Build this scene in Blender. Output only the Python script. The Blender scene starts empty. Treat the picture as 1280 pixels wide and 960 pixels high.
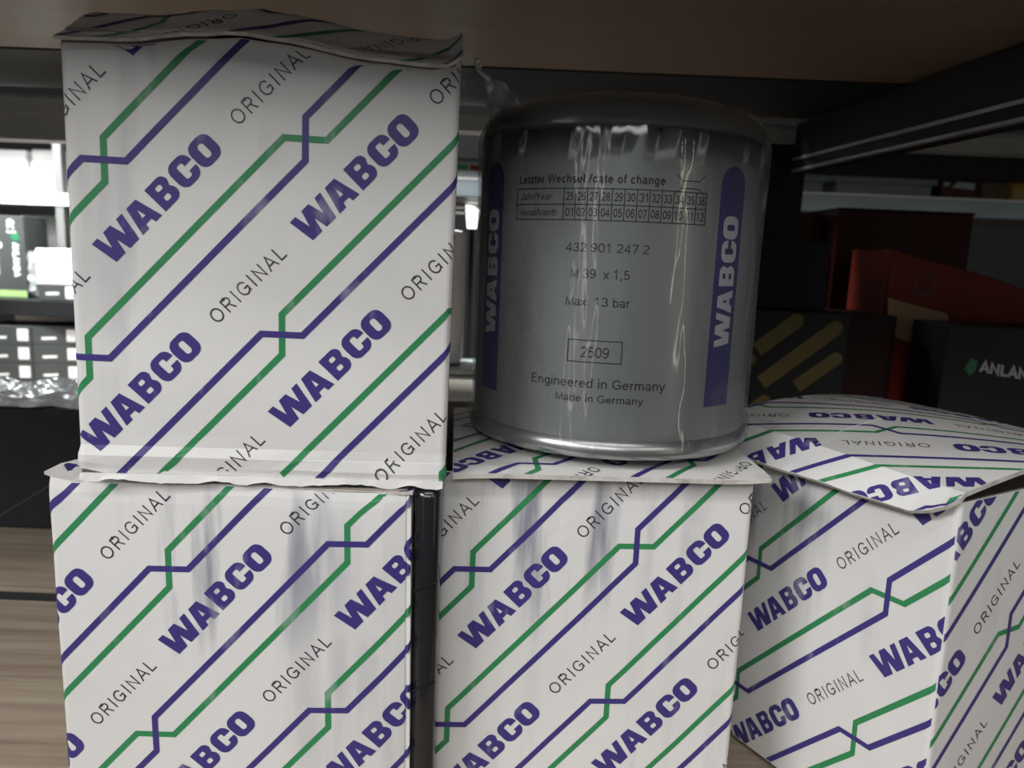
import bpy, bmesh, math, random
from mathutils import Vector, Matrix
random.seed(4)
S = bpy.context.scene
COL = S.collection

# ---------------------------------------------------------------- camera
cam_d = bpy.data.cameras.new('camera'); cam = bpy.data.objects.new('camera', cam_d); COL.objects.link(cam)
cam_d.sensor_fit = 'HORIZONTAL'; cam_d.sensor_width = 36.0
cam_d.lens = 953.878 / 1280 * 36.0
cam_d.clip_start = 0.01; cam_d.clip_end = 50
CX = Vector((0.99915459, 0.0067007, 0.04056113)); CU = Vector((-0.04111088, 0.16285321, 0.98579345)); CF = Vector((0, 0.98662755, -0.16299101))
cam.matrix_world = Matrix(((CX.x, CU.x, -CF.x, 0), (CX.y, CU.y, -CF.y, 0), (CX.z, CU.z, -CF.z, 0.2585), (0, 0, 0, 1)))
cam_d.dof.use_dof = True; cam_d.dof.focus_distance = 0.33; cam_d.dof.aperture_fstop = 13.0
S.camera = cam

# ---------------------------------------------------------------- world, lamps, exposure
w = bpy.data.worlds.new('world'); S.world = w; w.use_nodes = True
w.node_tree.nodes['Background'].inputs[0].default_value = (0.80, 0.88, 1.0, 1)
w.node_tree.nodes['Background'].inputs[1].default_value = 0.10
S.view_settings.view_transform = 'Standard'; S.view_settings.look = 'None'
S.view_settings.gamma = 1.0; S.view_settings.exposure = 0.0; S.view_settings.use_curve_mapping = False

def area(name, loc, target, sx, sy, power, color):
    d = bpy.data.lights.new(name, 'AREA'); d.shape = 'RECTANGLE'; d.size = sx; d.size_y = sy
    d.energy = power; d.color = color
    o = bpy.data.objects.new(name, d); COL.objects.link(o)
    o.location = loc
    o.rotation_euler = (Vector(target) - Vector(loc)).to_track_quat('-Z', 'Y').to_euler()
    return o
area('aisle_tube_light', (-0.40, -1.90, 1.22), (0.0, 0.3, 0.15), 1.6, 0.45, 15, (1.0, 0.99, 0.98))
area('aisle_tube_light', (0.0, -0.75, 1.70), (0.0, 0.3, 0.1), 1.4, 0.2, 9, (1.0, 0.99, 0.98))
area('aisle_tube_light', (-2.20, -1.50, 1.75), (0.05, 0.33, 0.12), 1.3, 0.55, 64, (1.0, 0.99, 0.995))
area('aisle_tube_light', (1.4, -1.9, 1.5), (0.05, 0.3, 0.15), 1.2, 0.25, 7, (1.0, 0.96, 0.90))
area('streak_light', (1.50, -1.05, 0.30), (0.05, 0.39, 0.26), 0.055, 1.3, 1.1, (1.0, 0.90, 0.72))  # narrow lamp added to draw a warm vertical streak on the canister film
area('streak_light', (-1.05, -1.45, 0.35), (0.05, 0.39, 0.26), 0.045, 1.2, 0.7, (1.0, 0.95, 0.85))  # unseen narrow lamp added for the film's left-hand streak
bl_ = area('back_light', (-0.95, 0.98, 0.85), (-0.86, 1.45, 0.25), 0.5, 0.12, 20, (0.95, 1.0, 0.98)); bl_.data.spread = math.radians(110)
gl_ = area('back_light', (-0.30, 1.12, 0.95), (-0.07, 0.80, 0.20), 0.25, 0.08, 2.4, (0.92, 0.97, 1.0)); gl_.data.spread = math.radians(70)  # small extra lamp, added to brighten the film bundle in the gap

# ---------------------------------------------------------------- materials
def mat(name, col, rough=0.5, metal=0.0, spec=0.5, noise=0.0, nscale=20.0, nstretch=(1, 1, 1), bump=0.0, coat=0.0, col2=None, emit=None):
    m = bpy.data.materials.new(name); m.use_nodes = True
    nt = m.node_tree; b = nt.nodes['Principled BSDF']
    b.inputs['Base Color'].default_value = (*col, 1); b.inputs['Roughness'].default_value = rough
    b.inputs['Metallic'].default_value = metal; b.inputs['Specular IOR Level'].default_value = spec
    b.inputs['Coat Weight'].default_value = coat
    if noise > 0 or bump > 0:
        tc = nt.nodes.new('ShaderNodeTexCoord'); mp = nt.nodes.new('ShaderNodeMapping'); mp.inputs['Scale'].default_value = nstretch
        nz = nt.nodes.new('ShaderNodeTexNoise'); nz.inputs['Scale'].default_value = nscale; nz.inputs['Detail'].default_value = 5
        nt.links.new(tc.outputs['Object'], mp.inputs[0]); nt.links.new(mp.outputs[0], nz.inputs['Vector'])
        if noise > 0:
            mx = nt.nodes.new('ShaderNodeMix'); mx.data_type = 'RGBA'
            c2 = col2 or tuple(c * 0.35 for c in col)
            mx.inputs[6].default_value = (*col, 1); mx.inputs[7].default_value = (*c2, 1)
            rp = nt.nodes.new('ShaderNodeMapRange'); rp.inputs[1].default_value = 0.35; rp.inputs[2].default_value = 0.75; rp.inputs[4].default_value = noise
            nt.links.new(nz.outputs[0], rp.inputs[0]); nt.links.new(rp.outputs[0], mx.inputs[0]); nt.links.new(mx.outputs[2], b.inputs['Base Color'])
        if bump > 0:
            bp = nt.nodes.new('ShaderNodeBump'); bp.inputs['Strength'].default_value = bump; bp.inputs['Distance'].default_value = 0.002
            nt.links.new(nz.outputs[0], bp.inputs['Height']); nt.links.new(bp.outputs[0], b.inputs['Normal'])
    return m

def carton_mat(name, grime, seed, centre=None, radius=.05):
    """white coated board: faint mottling plus rubbed blue-grey vertical smears."""
    m = bpy.data.materials.new(name); m.use_nodes = True
    nt = m.node_tree; N = nt.nodes; Lk = nt.links; b = N['Principled BSDF']
    b.inputs['Roughness'].default_value = 0.42; b.inputs['Specular IOR Level'].default_value = 0.4
    tc = N.new('ShaderNodeTexCoord')
    def nz(scale, stretch, lo, hi, amt):
        mp = N.new('ShaderNodeMapping'); mp.inputs['Scale'].default_value = stretch; mp.inputs['Location'].default_value = (seed, seed * 1.7, seed * 0.3)
        n = N.new('ShaderNodeTexNoise'); n.inputs['Scale'].default_value = scale; n.inputs['Detail'].default_value = 5
        r = N.new('ShaderNodeMapRange'); r.inputs[1].default_value = lo; r.inputs[2].default_value = hi; r.inputs[4].default_value = amt
        Lk.new(tc.outputs['Object'], mp.inputs[0]); Lk.new(mp.outputs[0], n.inputs['Vector']); Lk.new(n.outputs[0], r.inputs[0])
        return r.outputs[0]
    cur = None
    def layer(fac, c2, base=None):
        nonlocal cur
        x = N.new('ShaderNodeMix'); x.data_type = 'RGBA'
        if cur is None: x.inputs[6].default_value = (*base, 1)
        else: Lk.new(cur, x.inputs[6])
        x.inputs[7].default_value = (*c2, 1); Lk.new(fac, x.inputs[0]); cur = x.outputs[2]
    layer(nz(14, (1, 1, 1), 0.4, 0.7, 0.5), (0.63, 0.62, 0.60), (0.72, 0.71, 0.69))
    a = nz(75, (1, 1, 0.10), 0.50, 0.66, 1.0); c = nz(11, (1, 1, 0.8), 0.47, 0.62, 1.0)
    if centre:
        vd = N.new('ShaderNodeVectorMath'); vd.operation = 'DISTANCE'; vd.inputs[1].default_value = centre; Lk.new(tc.outputs['Object'], vd.inputs[0])
        mr = N.new('ShaderNodeMapRange'); mr.interpolation_type = 'SMOOTHSTEP'; mr.inputs[1].default_value = radius; mr.inputs[2].default_value = radius * .2; Lk.new(vd.outputs['Value'], mr.inputs[0])
        mm_ = N.new('ShaderNodeMath'); mm_.operation = 'MAXIMUM'; m2 = N.new('ShaderNodeMath'); m2.operation = 'MULTIPLY'; m2.inputs[1].default_value = .3
        Lk.new(c, m2.inputs[0]); Lk.new(m2.outputs[0], mm_.inputs[0]); Lk.new(mr.outputs[0], mm_.inputs[1]); c = mm_.outputs[0]
    mu = N.new('ShaderNodeMath'); mu.operation = 'MULTIPLY'; Lk.new(a, mu.inputs[0]); Lk.new(c, mu.inputs[1])
    mg = N.new('ShaderNodeMath'); mg.operation = 'MULTIPLY'; Lk.new(mu.outputs[0], mg.inputs[0]); mg.inputs[1].default_value = grime
    layer(mg.outputs[0], (0.13, 0.14, 0.20))
    Lk.new(cur, b.inputs['Base Color'])
    n2 = N.new('ShaderNodeTexNoise'); n2.inputs['Scale'].default_value = 45; Lk.new(tc.outputs['Object'], n2.inputs['Vector'])
    bp = N.new('ShaderNodeBump'); bp.inputs['Strength'].default_value = 0.12; bp.inputs['Distance'].default_value = 0.002
    Lk.new(n2.outputs[0], bp.inputs['Height']); Lk.new(bp.outputs[0], b.inputs['Normal'])
    return m

def ink_mat(name, col, wear=0.35):
    m = bpy.data.materials.new(name); m.use_nodes = True
    nt = m.node_tree; N = nt.nodes; Lk = nt.links; b = N['Principled BSDF']
    b.inputs['Roughness'].default_value = 0.42; b.inputs['Specular IOR Level'].default_value = 0.4
    tc = N.new('ShaderNodeTexCoord'); n = N.new('ShaderNodeTexNoise'); n.inputs['Scale'].default_value = 90; n.inputs['Detail'].default_value = 4
    mp = N.new('ShaderNodeMapping'); mp.inputs['Scale'].default_value = (1, 1, 0.5)
    r = N.new('ShaderNodeMapRange'); r.inputs[1].default_value = 0.62; r.inputs[2].default_value = 0.76; r.inputs[4].default_value = wear
    x = N.new('ShaderNodeMix'); x.data_type = 'RGBA'; x.inputs[6].default_value = (*col, 1); x.inputs[7].default_value = (0.6, 0.6, 0.6, 1)
    Lk.new(tc.outputs['Object'], mp.inputs[0]); Lk.new(mp.outputs[0], n.inputs['Vector']); Lk.new(n.outputs[0], r.inputs[0]); Lk.new(r.outputs[0], x.inputs[0]); Lk.new(x.outputs[2], b.inputs['Base Color'])
    return m

def film_mat(name, alpha, rough=0.12, tint=(0.9, 0.92, 0.92), bump=0.5, scale=60, stretch=(1, 1, 1)):
    m = bpy.data.materials.new(name); m.use_nodes = True
    nt = m.node_tree; N = nt.nodes; Lk = nt.links
    for n in list(N):
        if n.type == 'BSDF_PRINCIPLED': N.remove(n)
    out = N['Material Output']
    tr = N.new('ShaderNodeBsdfTransparent'); tr.inputs[0].default_value = (0.97, 0.97, 0.97, 1)
    gl = N.new('ShaderNodeBsdfGlossy'); gl.inputs['Color'].default_value = (*tint, 1); gl.inputs['Roughness'].default_value = rough
    df = N.new('ShaderNodeBsdfDiffuse'); df.inputs['Color'].default_value = (*tint, 1)
    mgd = N.new('ShaderNodeMixShader'); mgd.inputs[0].default_value = 0.15 if alpha < .2 else 0.55; Lk.new(gl.outputs[0], mgd.inputs[1]); Lk.new(df.outputs[0], mgd.inputs[2])
    lw = N.new('ShaderNodeLayerWeight'); lw.inputs[0].default_value = 0.25
    r = N.new('ShaderNodeMapRange'); r.inputs[3].default_value = alpha; r.inputs[4].default_value = min(1, alpha + 0.5); Lk.new(lw.outputs['Fresnel'], r.inputs[0])
    mx = N.new('ShaderNodeMixShader'); Lk.new(r.outputs[0], mx.inputs[0]); Lk.new(tr.outputs[0], mx.inputs[1]); Lk.new(mgd.outputs[0], mx.inputs[2])
    Lk.new(mx.outputs[0], out.inputs[0])
    tc = N.new('ShaderNodeTexCoord'); mp = N.new('ShaderNodeMapping'); mp.inputs['Scale'].default_value = stretch
    n = N.new('ShaderNodeTexNoise'); n.inputs['Scale'].default_value = scale; n.inputs['Detail'].default_value = 3
    bp = N.new('ShaderNodeBump'); bp.inputs['Strength'].default_value = bump; bp.inputs['Distance'].default_value = 0.004
    Lk.new(tc.outputs['Object'], mp.inputs[0]); Lk.new(mp.outputs[0], n.inputs['Vector']); Lk.new(n.outputs[0], bp.inputs['Height'])
    for s in (gl, df): Lk.new(bp.outputs[0], s.inputs['Normal'])
    Lk.new(bp.outputs[0], lw.inputs['Normal'])
    return m

M = {}
M['carton_a'] = carton_mat('carton_board_clean', 0.25, 1.3)
M['carton_b'] = carton_mat('carton_board_smeared', 0.8, 4.1, (.003, -.073, .132), .062)
M['carton_c'] = carton_mat('carton_board_streaked', 0.8, 7.7, (-.017, -.070, .137), .066)
M['carton_d'] = carton_mat('carton_board_corner', 0.7, 9.2, (-.022, -.071, .135), .05)
M['kraft'] = mat('kraft_edge', (0.22, 0.19, 0.16), 0.9, noise=0.6, nscale=120, col2=(0.36, 0.33, 0.29))
M['torn'] = mat('torn_paper', (0.62, 0.60, 0.56), 0.9, noise=0.8, nscale=200, col2=(0.30, 0.27, 0.23))
M['navy'] = ink_mat('navy_ink', (0.050, 0.036, 0.19))
M['green'] = ink_mat('green_ink', (0.032, 0.235, 0.085))
M['grey_ink'] = ink_mat('grey_ink', (0.045, 0.04, 0.05), 0.2)
M['wood'] = mat('shelf_wood', (0.40, 0.33, 0.25), 0.55, noise=0.85, nscale=14, nstretch=(0.5, 9, 9), col2=(0.19, 0.14, 0.10), bump=0.3)
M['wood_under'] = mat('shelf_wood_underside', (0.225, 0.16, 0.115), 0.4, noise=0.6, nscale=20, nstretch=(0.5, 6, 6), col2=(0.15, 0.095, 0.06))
M['black_steel'] = mat('black_painted_steel', (0.012, 0.012, 0.014), 0.5, spec=0.25, noise=0.3, nscale=30)
M['bare_steel'] = mat('bare_steel_edge', (0.42, 0.42, 0.42), 0.4, metal=0.6, noise=0.4, nscale=80)
M['grey_steel'] = mat('grey_painted_steel', (0.48, 0.48, 0.45), 0.45, metal=0.1, noise=0.35, nscale=15)
M['blue_grey_steel'] = mat('blue_grey_painted_steel', (0.28, 0.34, 0.36), 0.4, metal=0.2, noise=0.25, nscale=12)
M['dark_post'] = mat('dull_post_paint', (0.10, 0.10, 0.095), 0.6)
M['white_steel'] = mat('white_painted_steel', (0.72, 0.72, 0.72), 0.4)
M['black_film'] = mat('black_plastic_film', (0.012, 0.012, 0.014), 0.22, bump=0.5, nscale=30, nstretch=(1, 1, 0.2), coat=0.3)
M['can'] = mat('silver_grey_paint', (0.255, 0.27, 0.268), 0.32, metal=0.35, noise=0.15, nscale=12)
M['can_rim'] = mat('bare_tin_rim', (0.42, 0.43, 0.42), 0.3, metal=0.85, noise=0.3, nscale=40)
M['can_navy'] = mat('navy_band', (0.028, 0.022, 0.12), 0.35)
M['can_text'] = mat('black_lettering', (0.012, 0.012, 0.014), 0.5)
M['silver_text'] = mat('silver_lettering', (0.42, 0.43, 0.45), 0.4)
M['film'] = film_mat('clear_shrink_film', 0.05, rough=0.08, bump=0.75, scale=42, stretch=(1, 1, 0.16))
M['film_tuft'] = film_mat('crumpled_clear_film', 0.75, rough=0.15, bump=0.8, scale=120)
M['black_card'] = mat('black_cardboard', (0.016, 0.017, 0.018), 0.5, spec=0.2, noise=0.5, nscale=25, col2=(0.03, 0.03, 0.032))
M['dark_card'] = mat('charcoal_cardboard', (0.055, 0.06, 0.06), 0.45, noise=0.3, nscale=25)
M['white'] = mat('white_paper', (0.8, 0.8, 0.8), 0.6)
M['pale_green'] = mat('pale_green_print', (0.28, 0.42, 0.16), 0.5)
M['leaf_green'] = mat('leaf_green_print', (0.02, 0.16, 0.07), 0.5)
M['dark_red'] = mat('dark_red_card', (0.06, 0.010, 0.008), 0.5, spec=0.2, noise=0.4, nscale=20)
M['red'] = mat('red_card', (0.23, 0.028, 0.015), 0.5, spec=0.2, noise=0.4, nscale=18)
M['maroon'] = mat('maroon_print', (0.11, 0.012, 0.01), 0.5)
M['navy_card'] = mat('navy_card', (0.007, 0.008, 0.02), 0.45, spec=0.2, noise=0.3, nscale=15)
M['yellow_card'] = mat('dull_yellow_print', (0.13, 0.095, 0.015), 0.5, noise=0.3, nscale=30)
M['brown_card'] = mat('brown_cardboard', (0.24, 0.14, 0.075), 0.8, noise=0.4, nscale=30)
M['pale_card'] = mat('pale_brown_card', (0.50, 0.34, 0.20), 0.8, noise=0.3, nscale=30, col2=(0.38, 0.25, 0.14))
M['dusty_card'] = mat('dusty_cardboard', (0.21, 0.18, 0.145), 0.85, noise=0.5, nscale=40)
M['dark_brown_card'] = mat('dark_brown_card', (0.03, 0.011, 0.009), 0.6, spec=0.2, noise=0.4, nscale=20)
M['tray'] = mat('grey_plastic', (0.45, 0.50, 0.50), 0.35)
M['yellow_plastic'] = mat('yellow_plastic', (0.55, 0.33, 0.03), 0.35)
M['wall'] = mat('dark_wall', (0.014, 0.014, 0.015), 0.8, noise=0.3, nscale=3)
M['concrete'] = mat('concrete', (0.16, 0.155, 0.15), 0.8, noise=0.4, nscale=4)
M['lamp'] = bpy.data.materials.new('lit_panel'); M['lamp'].use_nodes = True
_b = M['lamp'].node_tree.nodes['Principled BSDF']; _b.inputs['Emission Color'].default_value = (1, 0.98, 0.95, 1); _b.inputs['Emission Strength'].default_value = 3.0

# ---------------------------------------------------------------- helpers
def thing(name, label, cat, matrix=None, loc=(0, 0, 0), rz=0.0, group=None):
    o = bpy.data.objects.new(name, None); COL.objects.link(o); o.empty_display_size = 0.02
    if matrix is not None: o.matrix_world = matrix
    else: o.location = loc; o.rotation_euler = (0, 0, rz)
    o['label'] = label; o['category'] = cat
    if group: o['group'] = group
    return o

def tag(o, label, cat, group=None):
    o['label'] = label; o['category'] = cat
    if group: o['group'] = group
    return o

def obj(name, bm, mats, parent=None, smooth=False, matrix=None):
    me = bpy.data.meshes.new(name); bm.to_mesh(me); bm.free()
    for m in (mats if isinstance(mats, (list, tuple)) else [mats]): me.materials.append(m)
    if smooth:
        for p in me.polygons: p.use_smooth = True
    o = bpy.data.objects.new(name, me); COL.objects.link(o)
    if parent: o.parent = parent
    if matrix is not None: o.matrix_world = matrix
    return o

def add_box(bm, x0, x1, y0, y1, z0, z1, bev=0.0, mi=0, mtx=None):
    r = bmesh.ops.create_cube(bm, size=1.0)
    for v in r['verts']:
        v.co = Vector((x0 + (v.co.x + .5) * (x1 - x0), y0 + (v.co.y + .5) * (y1 - y0), z0 + (v.co.z + .5) * (z1 - z0)))
    fs = list({f for v in r['verts'] for f in v.link_faces})
    for f in fs: f.material_index = mi
    if bev > 0:
        es = list({e for v in r['verts'] for e in v.link_edges})
        rr = bmesh.ops.bevel(bm, geom=es, offset=bev, segments=2, profile=0.7, affect='EDGES')
        vs = list({v for f in rr['faces'] for v in f.verts} | {v for v in r['verts'] if v.is_valid})
    else: vs = r['verts']
    if mtx is not None:
        for v in vs: v.co = mtx @ v.co
    return bm

def box_obj(name, dims, m, parent=None, bev=0.0):
    bm = bmesh.new(); add_box(bm, *dims, bev=bev); return obj(name, bm, m, parent)

def add_tube(bm, pts, rad, n=8):
    rings = []
    for i, p in enumerate(pts):
        a = pts[max(i - 1, 0)]; b = pts[min(i + 1, len(pts) - 1)]
        t = (Vector(b) - Vector(a)).normalized(); q = t.to_track_quat('Z', 'Y')
        r = rad[i] if isinstance(rad, (list, tuple)) else rad
        rings.append([bm.verts.new(Vector(p) + q @ Vector((r * math.cos(2 * math.pi * k / n), r * math.sin(2 * math.pi * k / n), 0))) for k in range(n)])
    for A, B in zip(rings, rings[1:]):
        for k in range(n): bm.faces.new((A[k], A[(k + 1) % n], B[(k + 1) % n], B[k]))
    bm.faces.new(rings[0][::-1]); bm.faces.new(rings[-1])

# ---------------------------------------------------------------- flat print: outlines -> triangles
def arc(cx, cy, r, a0, a1, n=5):
    return [(cx + r * math.cos(math.radians(a0 + (a1 - a0) * i / n)), cy + r * math.sin(math.radians(a0 + (a1 - a0) * i / n))) for i in range(n + 1)]
def rrect(x0, y0, x1, y1, r):
    return arc(x1 - r, y0 + r, r, -90, 0) + arc(x1 - r, y1 - r, r, 0, 90) + arc(x0 + r, y1 - r, r, 90, 180) + arc(x0 + r, y0 + r, r, 180, 270)

def heavy_letters():
    """five heavy grotesque capitals, unit cap height, as closed outlines (holes included)"""
    o = []
    o.append([(0, 1), (.29, 1), (.42, .42), (.60, 1), (.96, 1), (1.12, .42), (1.27, 1), (1.555, 1), (1.34, 0), (.86, 0), (.755, .52), (.63, 0), (.15, 0)])
    o += [[(1.527, 0), (1.86, 0), (1.90, .18), (2.17, .18), (2.21, 0), (2.54, 0), (2.27, 1), (1.79, 1)], [(1.955, .40), (2.035, .72), (2.115, .40)]]
    o += [[(2.72, 0)] + arc(3.32, .29, .29, -90, 25) + [(3.50, .53)] + arc(3.33, .74, .26, 0, 90) + [(2.72, 1)], rrect(3.02, .20, 3.27, .40, .07), rrect(3.02, .61, 3.27, .80, .07)]
    o.append(arc(4.37, .33, .33, 0, -90) + arc(4.08, .33, .33, 270, 180) + arc(4.08, .67, .33, 180, 90) + arc(4.37, .67, .33, 90, 0) +
             [(4.70, .61), (4.36, .61)] + arc(4.29, .71, .07, 0, 90, 3) + arc(4.17, .71, .07, 90, 180, 3) + arc(4.17, .29, .07, 180, 270, 3) + arc(4.29, .29, .07, -90, 0, 3) + [(4.36, .39), (4.70, .39)])
    o += [rrect(4.76, 0, 5.745, 1, .34), rrect(5.12, .23, 5.385, .77, .12)]
    return o

def outlines_mesh(polys):
    """fill outlines (even-odd) and return (verts2d, tris)"""
    cd = bpy.data.curves.new('outline', 'CURVE'); cd.dimensions = '2D'; cd.fill_mode = 'BOTH'
    for p in polys:
        sp = cd.splines.new('POLY'); sp.points.add(len(p) - 1); sp.use_cyclic_u = True
        for q, (x, y) in zip(sp.points, p): q.co = (x, y, 0, 1)
    return _eval2d(cd)
def _eval2d(cd):
    o = bpy.data.objects.new('outline', cd); COL.objects.link(o)
    dg = bpy.context.evaluated_depsgraph_get(); dg.update()
    me = bpy.data.meshes.new_from_object(o.evaluated_get(dg))
    vs = [(v.co.x, v.co.y) for v in me.vertices]; fs = [tuple(p.vertices) for p in me.polygons]
    bpy.data.objects.remove(o); bpy.data.curves.remove(cd); bpy.data.meshes.remove(me)
    return vs, fs
def ell(cx, cy, rx, ry, a0, a1, n=12):
    return [(cx + rx * math.cos(math.radians(a0 + (a1 - a0) * i / n)), cy + ry * math.sin(math.radians(a0 + (a1 - a0) * i / n))) for i in range(n + 1)]
def ring(cx, cy, rx, ry, n=20): return ell(cx, cy, rx, ry, 0, 360 - 360 / n, n - 1) + ['o']
X_ = .70   # x height; strokes are centre lines, ends given at the outline
GLYPH = {
 ' ': (.36, []), '0': (.74, [ring(.37, .5, .27, .44)]), '1': (.74, [[(.14, .76), (.28, .80), (.40, .98), (.40, 0)]]),
 '2': (.74, [ell(.37, .69, .255, .25, 165, -30) + [(.11, .065), (.64, .065)]]), '3': (.74, [ell(.36, .715, .235, .225, 160, -85), ell(.36, .28, .26, .22, 88, -165)]),
 '4': (.74, [[(.50, 0), (.50, .93), (.09, .28), (.68, .28)]]), '5': (.74, [[(.60, .935), (.22, .935), (.15, .50)] + ell(.36, .33, .265, .27, 135, -155)]),
 '6': (.74, [ring(.38, .32, .25, .26), ell(.42, .45, .30, .49, 45, 190)]), '7': (.74, [[(.08, .935), (.64, .935), (.28, 0)]]),
 '8': (.74, [ring(.37, .73, .215, .21), ring(.37, .28, .26, .22)]), '9': (.74, [ring(.36, .68, .25, .26), ell(.32, .55, .30, .49, 225, 370)]),
 'A': (.80, [[(.04, 0), (.40, .97), (.76, 0)], [(.18, .33), (.62, .33)]]), 'E': (.78, [[(.68, .065), (.15, .065), (.15, .935), (.66, .935)], [(.15, .52), (.62, .52)]]),
 'D': (.86, [[(.15, .065), (.38, .065)] + ell(.38, .5, .36, .435, -90, 90) + [(.15, .935), (.15, .065)]]),
 'G': (.92, [ell(.46, .5, .36, .44, 35, 325, 18) + [(.80, .14), (.80, .46), (.48, .46)]]), 'I': (.32, [[(.16, 0), (.16, 1)]]),
 'J': (.62, [[(.47, 1), (.47, .3)] + ell(.29, .27, .18, .21, 0, -180)]), 'L': (.66, [[(.14, 1), (.14, .065), (.62, .065)]]),
 'M': (.96, [[(.14, 0), (.14, .94), (.48, .08), (.82, .94), (.82, 0)]]), 'N': (.86, [[(.14, 0), (.14, .94), (.72, .06), (.72, 1)]]),
 'O': (.94, [ring(.47, .5, .38, .44, 26)]), 'P': (.78, [[(.15, 0), (.15, .935), (.46, .935)] + ell(.46, .71, .21, .225, 90, -90) + [(.15, .485)]]),
 'R': (.84, [[(.15, 0), (.15, .935), (.50, .935)] + ell(.50, .71, .20, .225, 90, -90) + [(.15, .485)], [(.46, .485), (.72, 0)]]),
 'S': (.78, [ell(.39, .72, .25, .215, 30, 250) + ell(.39, .28, .27, .22, 70, -150)]), 'T': (.70, [[(.02, .935), (.68, .935)], [(.35, .935), (.35, 0)]]),
 'W': (1.12, [[(.04, 1), (.30, .06), (.56, .95), (.82, .06), (1.08, 1)]]), 'Y': (.78, [[(.04, 1), (.39, .45), (.74, 1)], [(.39, .45), (.39, 0)]]),
 'a': (.66, [ell(.30, .52, .20, .14, 165, 60) + [(.51, .50), (.51, .12), (.58, 0)], ell(.28, .205, .19, .15, 60, 330) + [(.51, .30)]]),
 'b': (.68, [[(.14, 1), (.14, 0)], ring(.35, .345, .21, .30)]), 'c': (.62, [ell(.34, .345, .22, .30, 40, 320, 16)]),
 'd': (.68, [[(.54, 1), (.54, 0)], ring(.33, .345, .21, .30)]), 'e': (.68, [[(.12, .37), (.56, .37)] + ell(.34, .345, .22, .30, 5, 320, 16)]),
 'f': (.36, [[(.36, .95), (.24, .93), (.18, .80), (.18, 0)], [(.03, .65), (.35, .65)]]), 'g': (.68, [[(.54, .69), (.54, .02)] + ell(.33, .0, .21, .22, 0, -150), ring(.33, .36, .21, .29)]),
 'h': (.68, [[(.14, 1), (.14, 0)], [(.14, .42)] + ell(.34, .44, .20, .21, 170, 0) + [(.54, 0)]]), 'i': (.28, [[(.14, 0), (.14, .70)], [(.14, .86), (.14, 1)]]),
 'k': (.62, [[(.14, 1), (.14, 0)], [(.52, .70), (.14, .27)], [(.26, .40), (.56, 0)]]), 'l': (.28, [[(.14, 0), (.14, 1)]]),
 'm': (1.0, [[(.14, .70), (.14, 0)], [(.14, .42)] + ell(.32, .46, .18, .19, 170, 0) + [(.50, 0)], [(.50, .42)] + ell(.68, .46, .18, .19, 170, 0) + [(.86, 0)]]),
 'n': (.68, [[(.14, .70), (.14, 0)], [(.14, .42)] + ell(.34, .44, .20, .21, 170, 0) + [(.54, 0)]]), 'o': (.68, [ring(.34, .345, .23, .30)]),
 'p': (.68, [[(.14, .70), (.14, -.26)], ring(.35, .345, .21, .30)]), 'q': (.68, [[(.54, .70), (.54, -.26)], ring(.33, .345, .21, .30)]),
 'r': (.42, [[(.14, .70), (.14, 0)], [(.14, .40)] + ell(.34, .44, .20, .20, 170, 85)]), 's': (.60, [ell(.30, .50, .18, .145, 35, 250) + ell(.30, .19, .20, .145, 70, -145)]),
 't': (.36, [[(.18, .90), (.18, .14), (.24, .05), (.34, .05)], [(.03, .65), (.34, .65)]]), 'u': (.68, [[(.14, .70), (.14, .26)] + ell(.34, .26, .20, .21, 180, 350), [(.54, .70), (.54, 0)]]),
 'x': (.60, [[(.04, .70), (.54, 0)], [(.56, .70), (.04, 0)]]), 'y': (.60, [[(.04, .70), (.30, .03)], [(.56, .70), (.28, -.12), (.20, -.22), (.08, -.22)]]),
 'z': (.60, [[(.06, .64), (.52, .64), (.06, .06), (.56, .06)]]), '.': (.34, [[(.17, 0), (.17, .13)]]), ',': (.34, [[(.17, .13), (.17, 0), (.11, -.15)]]), '/': (.36, [[(.0, -.02), (.34, 1.02)]]),
}
def ribbon(pts, wd):
    closed = pts[-1] == 'o'
    if closed: pts = pts[:-1]
    P = [Vector(p) for p in pts]; n = len(P); L = []; Rr = []
    for i in range(n):
        a = P[i - 1] if (i > 0 or closed) else None; b = P[(i + 1) % n] if (i < n - 1 or closed) else None
        d0 = (P[i] - a).normalized() if a is not None else (b - P[i]).normalized()
        d1 = (b - P[i]).normalized() if b is not None else d0
        n0 = Vector((-d0.y, d0.x)); n1 = Vector((-d1.y, d1.x)); m = (n0 + n1)
        m = m.normalized() if m.length > 1e-6 else n0
        k = min(1 / max(m.dot(n1), .3), 2.2) * wd / 2
        L.append(P[i] + m * k); Rr.append(P[i] - m * k)
    vs = [tuple(p) for p in L + Rr]; fs = [(i, i + n, (i + 1) % n + n, (i + 1) % n) for i in range(n if closed else n - 1)]
    return vs, fs
def text_mesh(body, height=1.0, width=None, spacing=0.0, weight=.13):
    """plain grotesque lettering built from centre lines, scaled to a cap height and an overall width"""
    V = []; F = []; x = 0
    for ch in body:
        adv, strokes = GLYPH[ch]
        for st in strokes:
            vs, fs = ribbon(st, weight); o = len(V)
            V += [(x + a, b) for a, b in vs]; F += [tuple(o + q for q in f) for f in fs]
        x += adv + spacing
    x0 = min(v[0] for v in V); x1 = max(v[0] for v in V); sx = width / (x1 - x0) if width else height
    return [((a - x0) * sx, b * height) for a, b in V], F
HEAVY = outlines_mesh(heavy_letters())
FINE = text_mesh('ORIGINAL', 1.0, 6.75, .16, .105)

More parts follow.
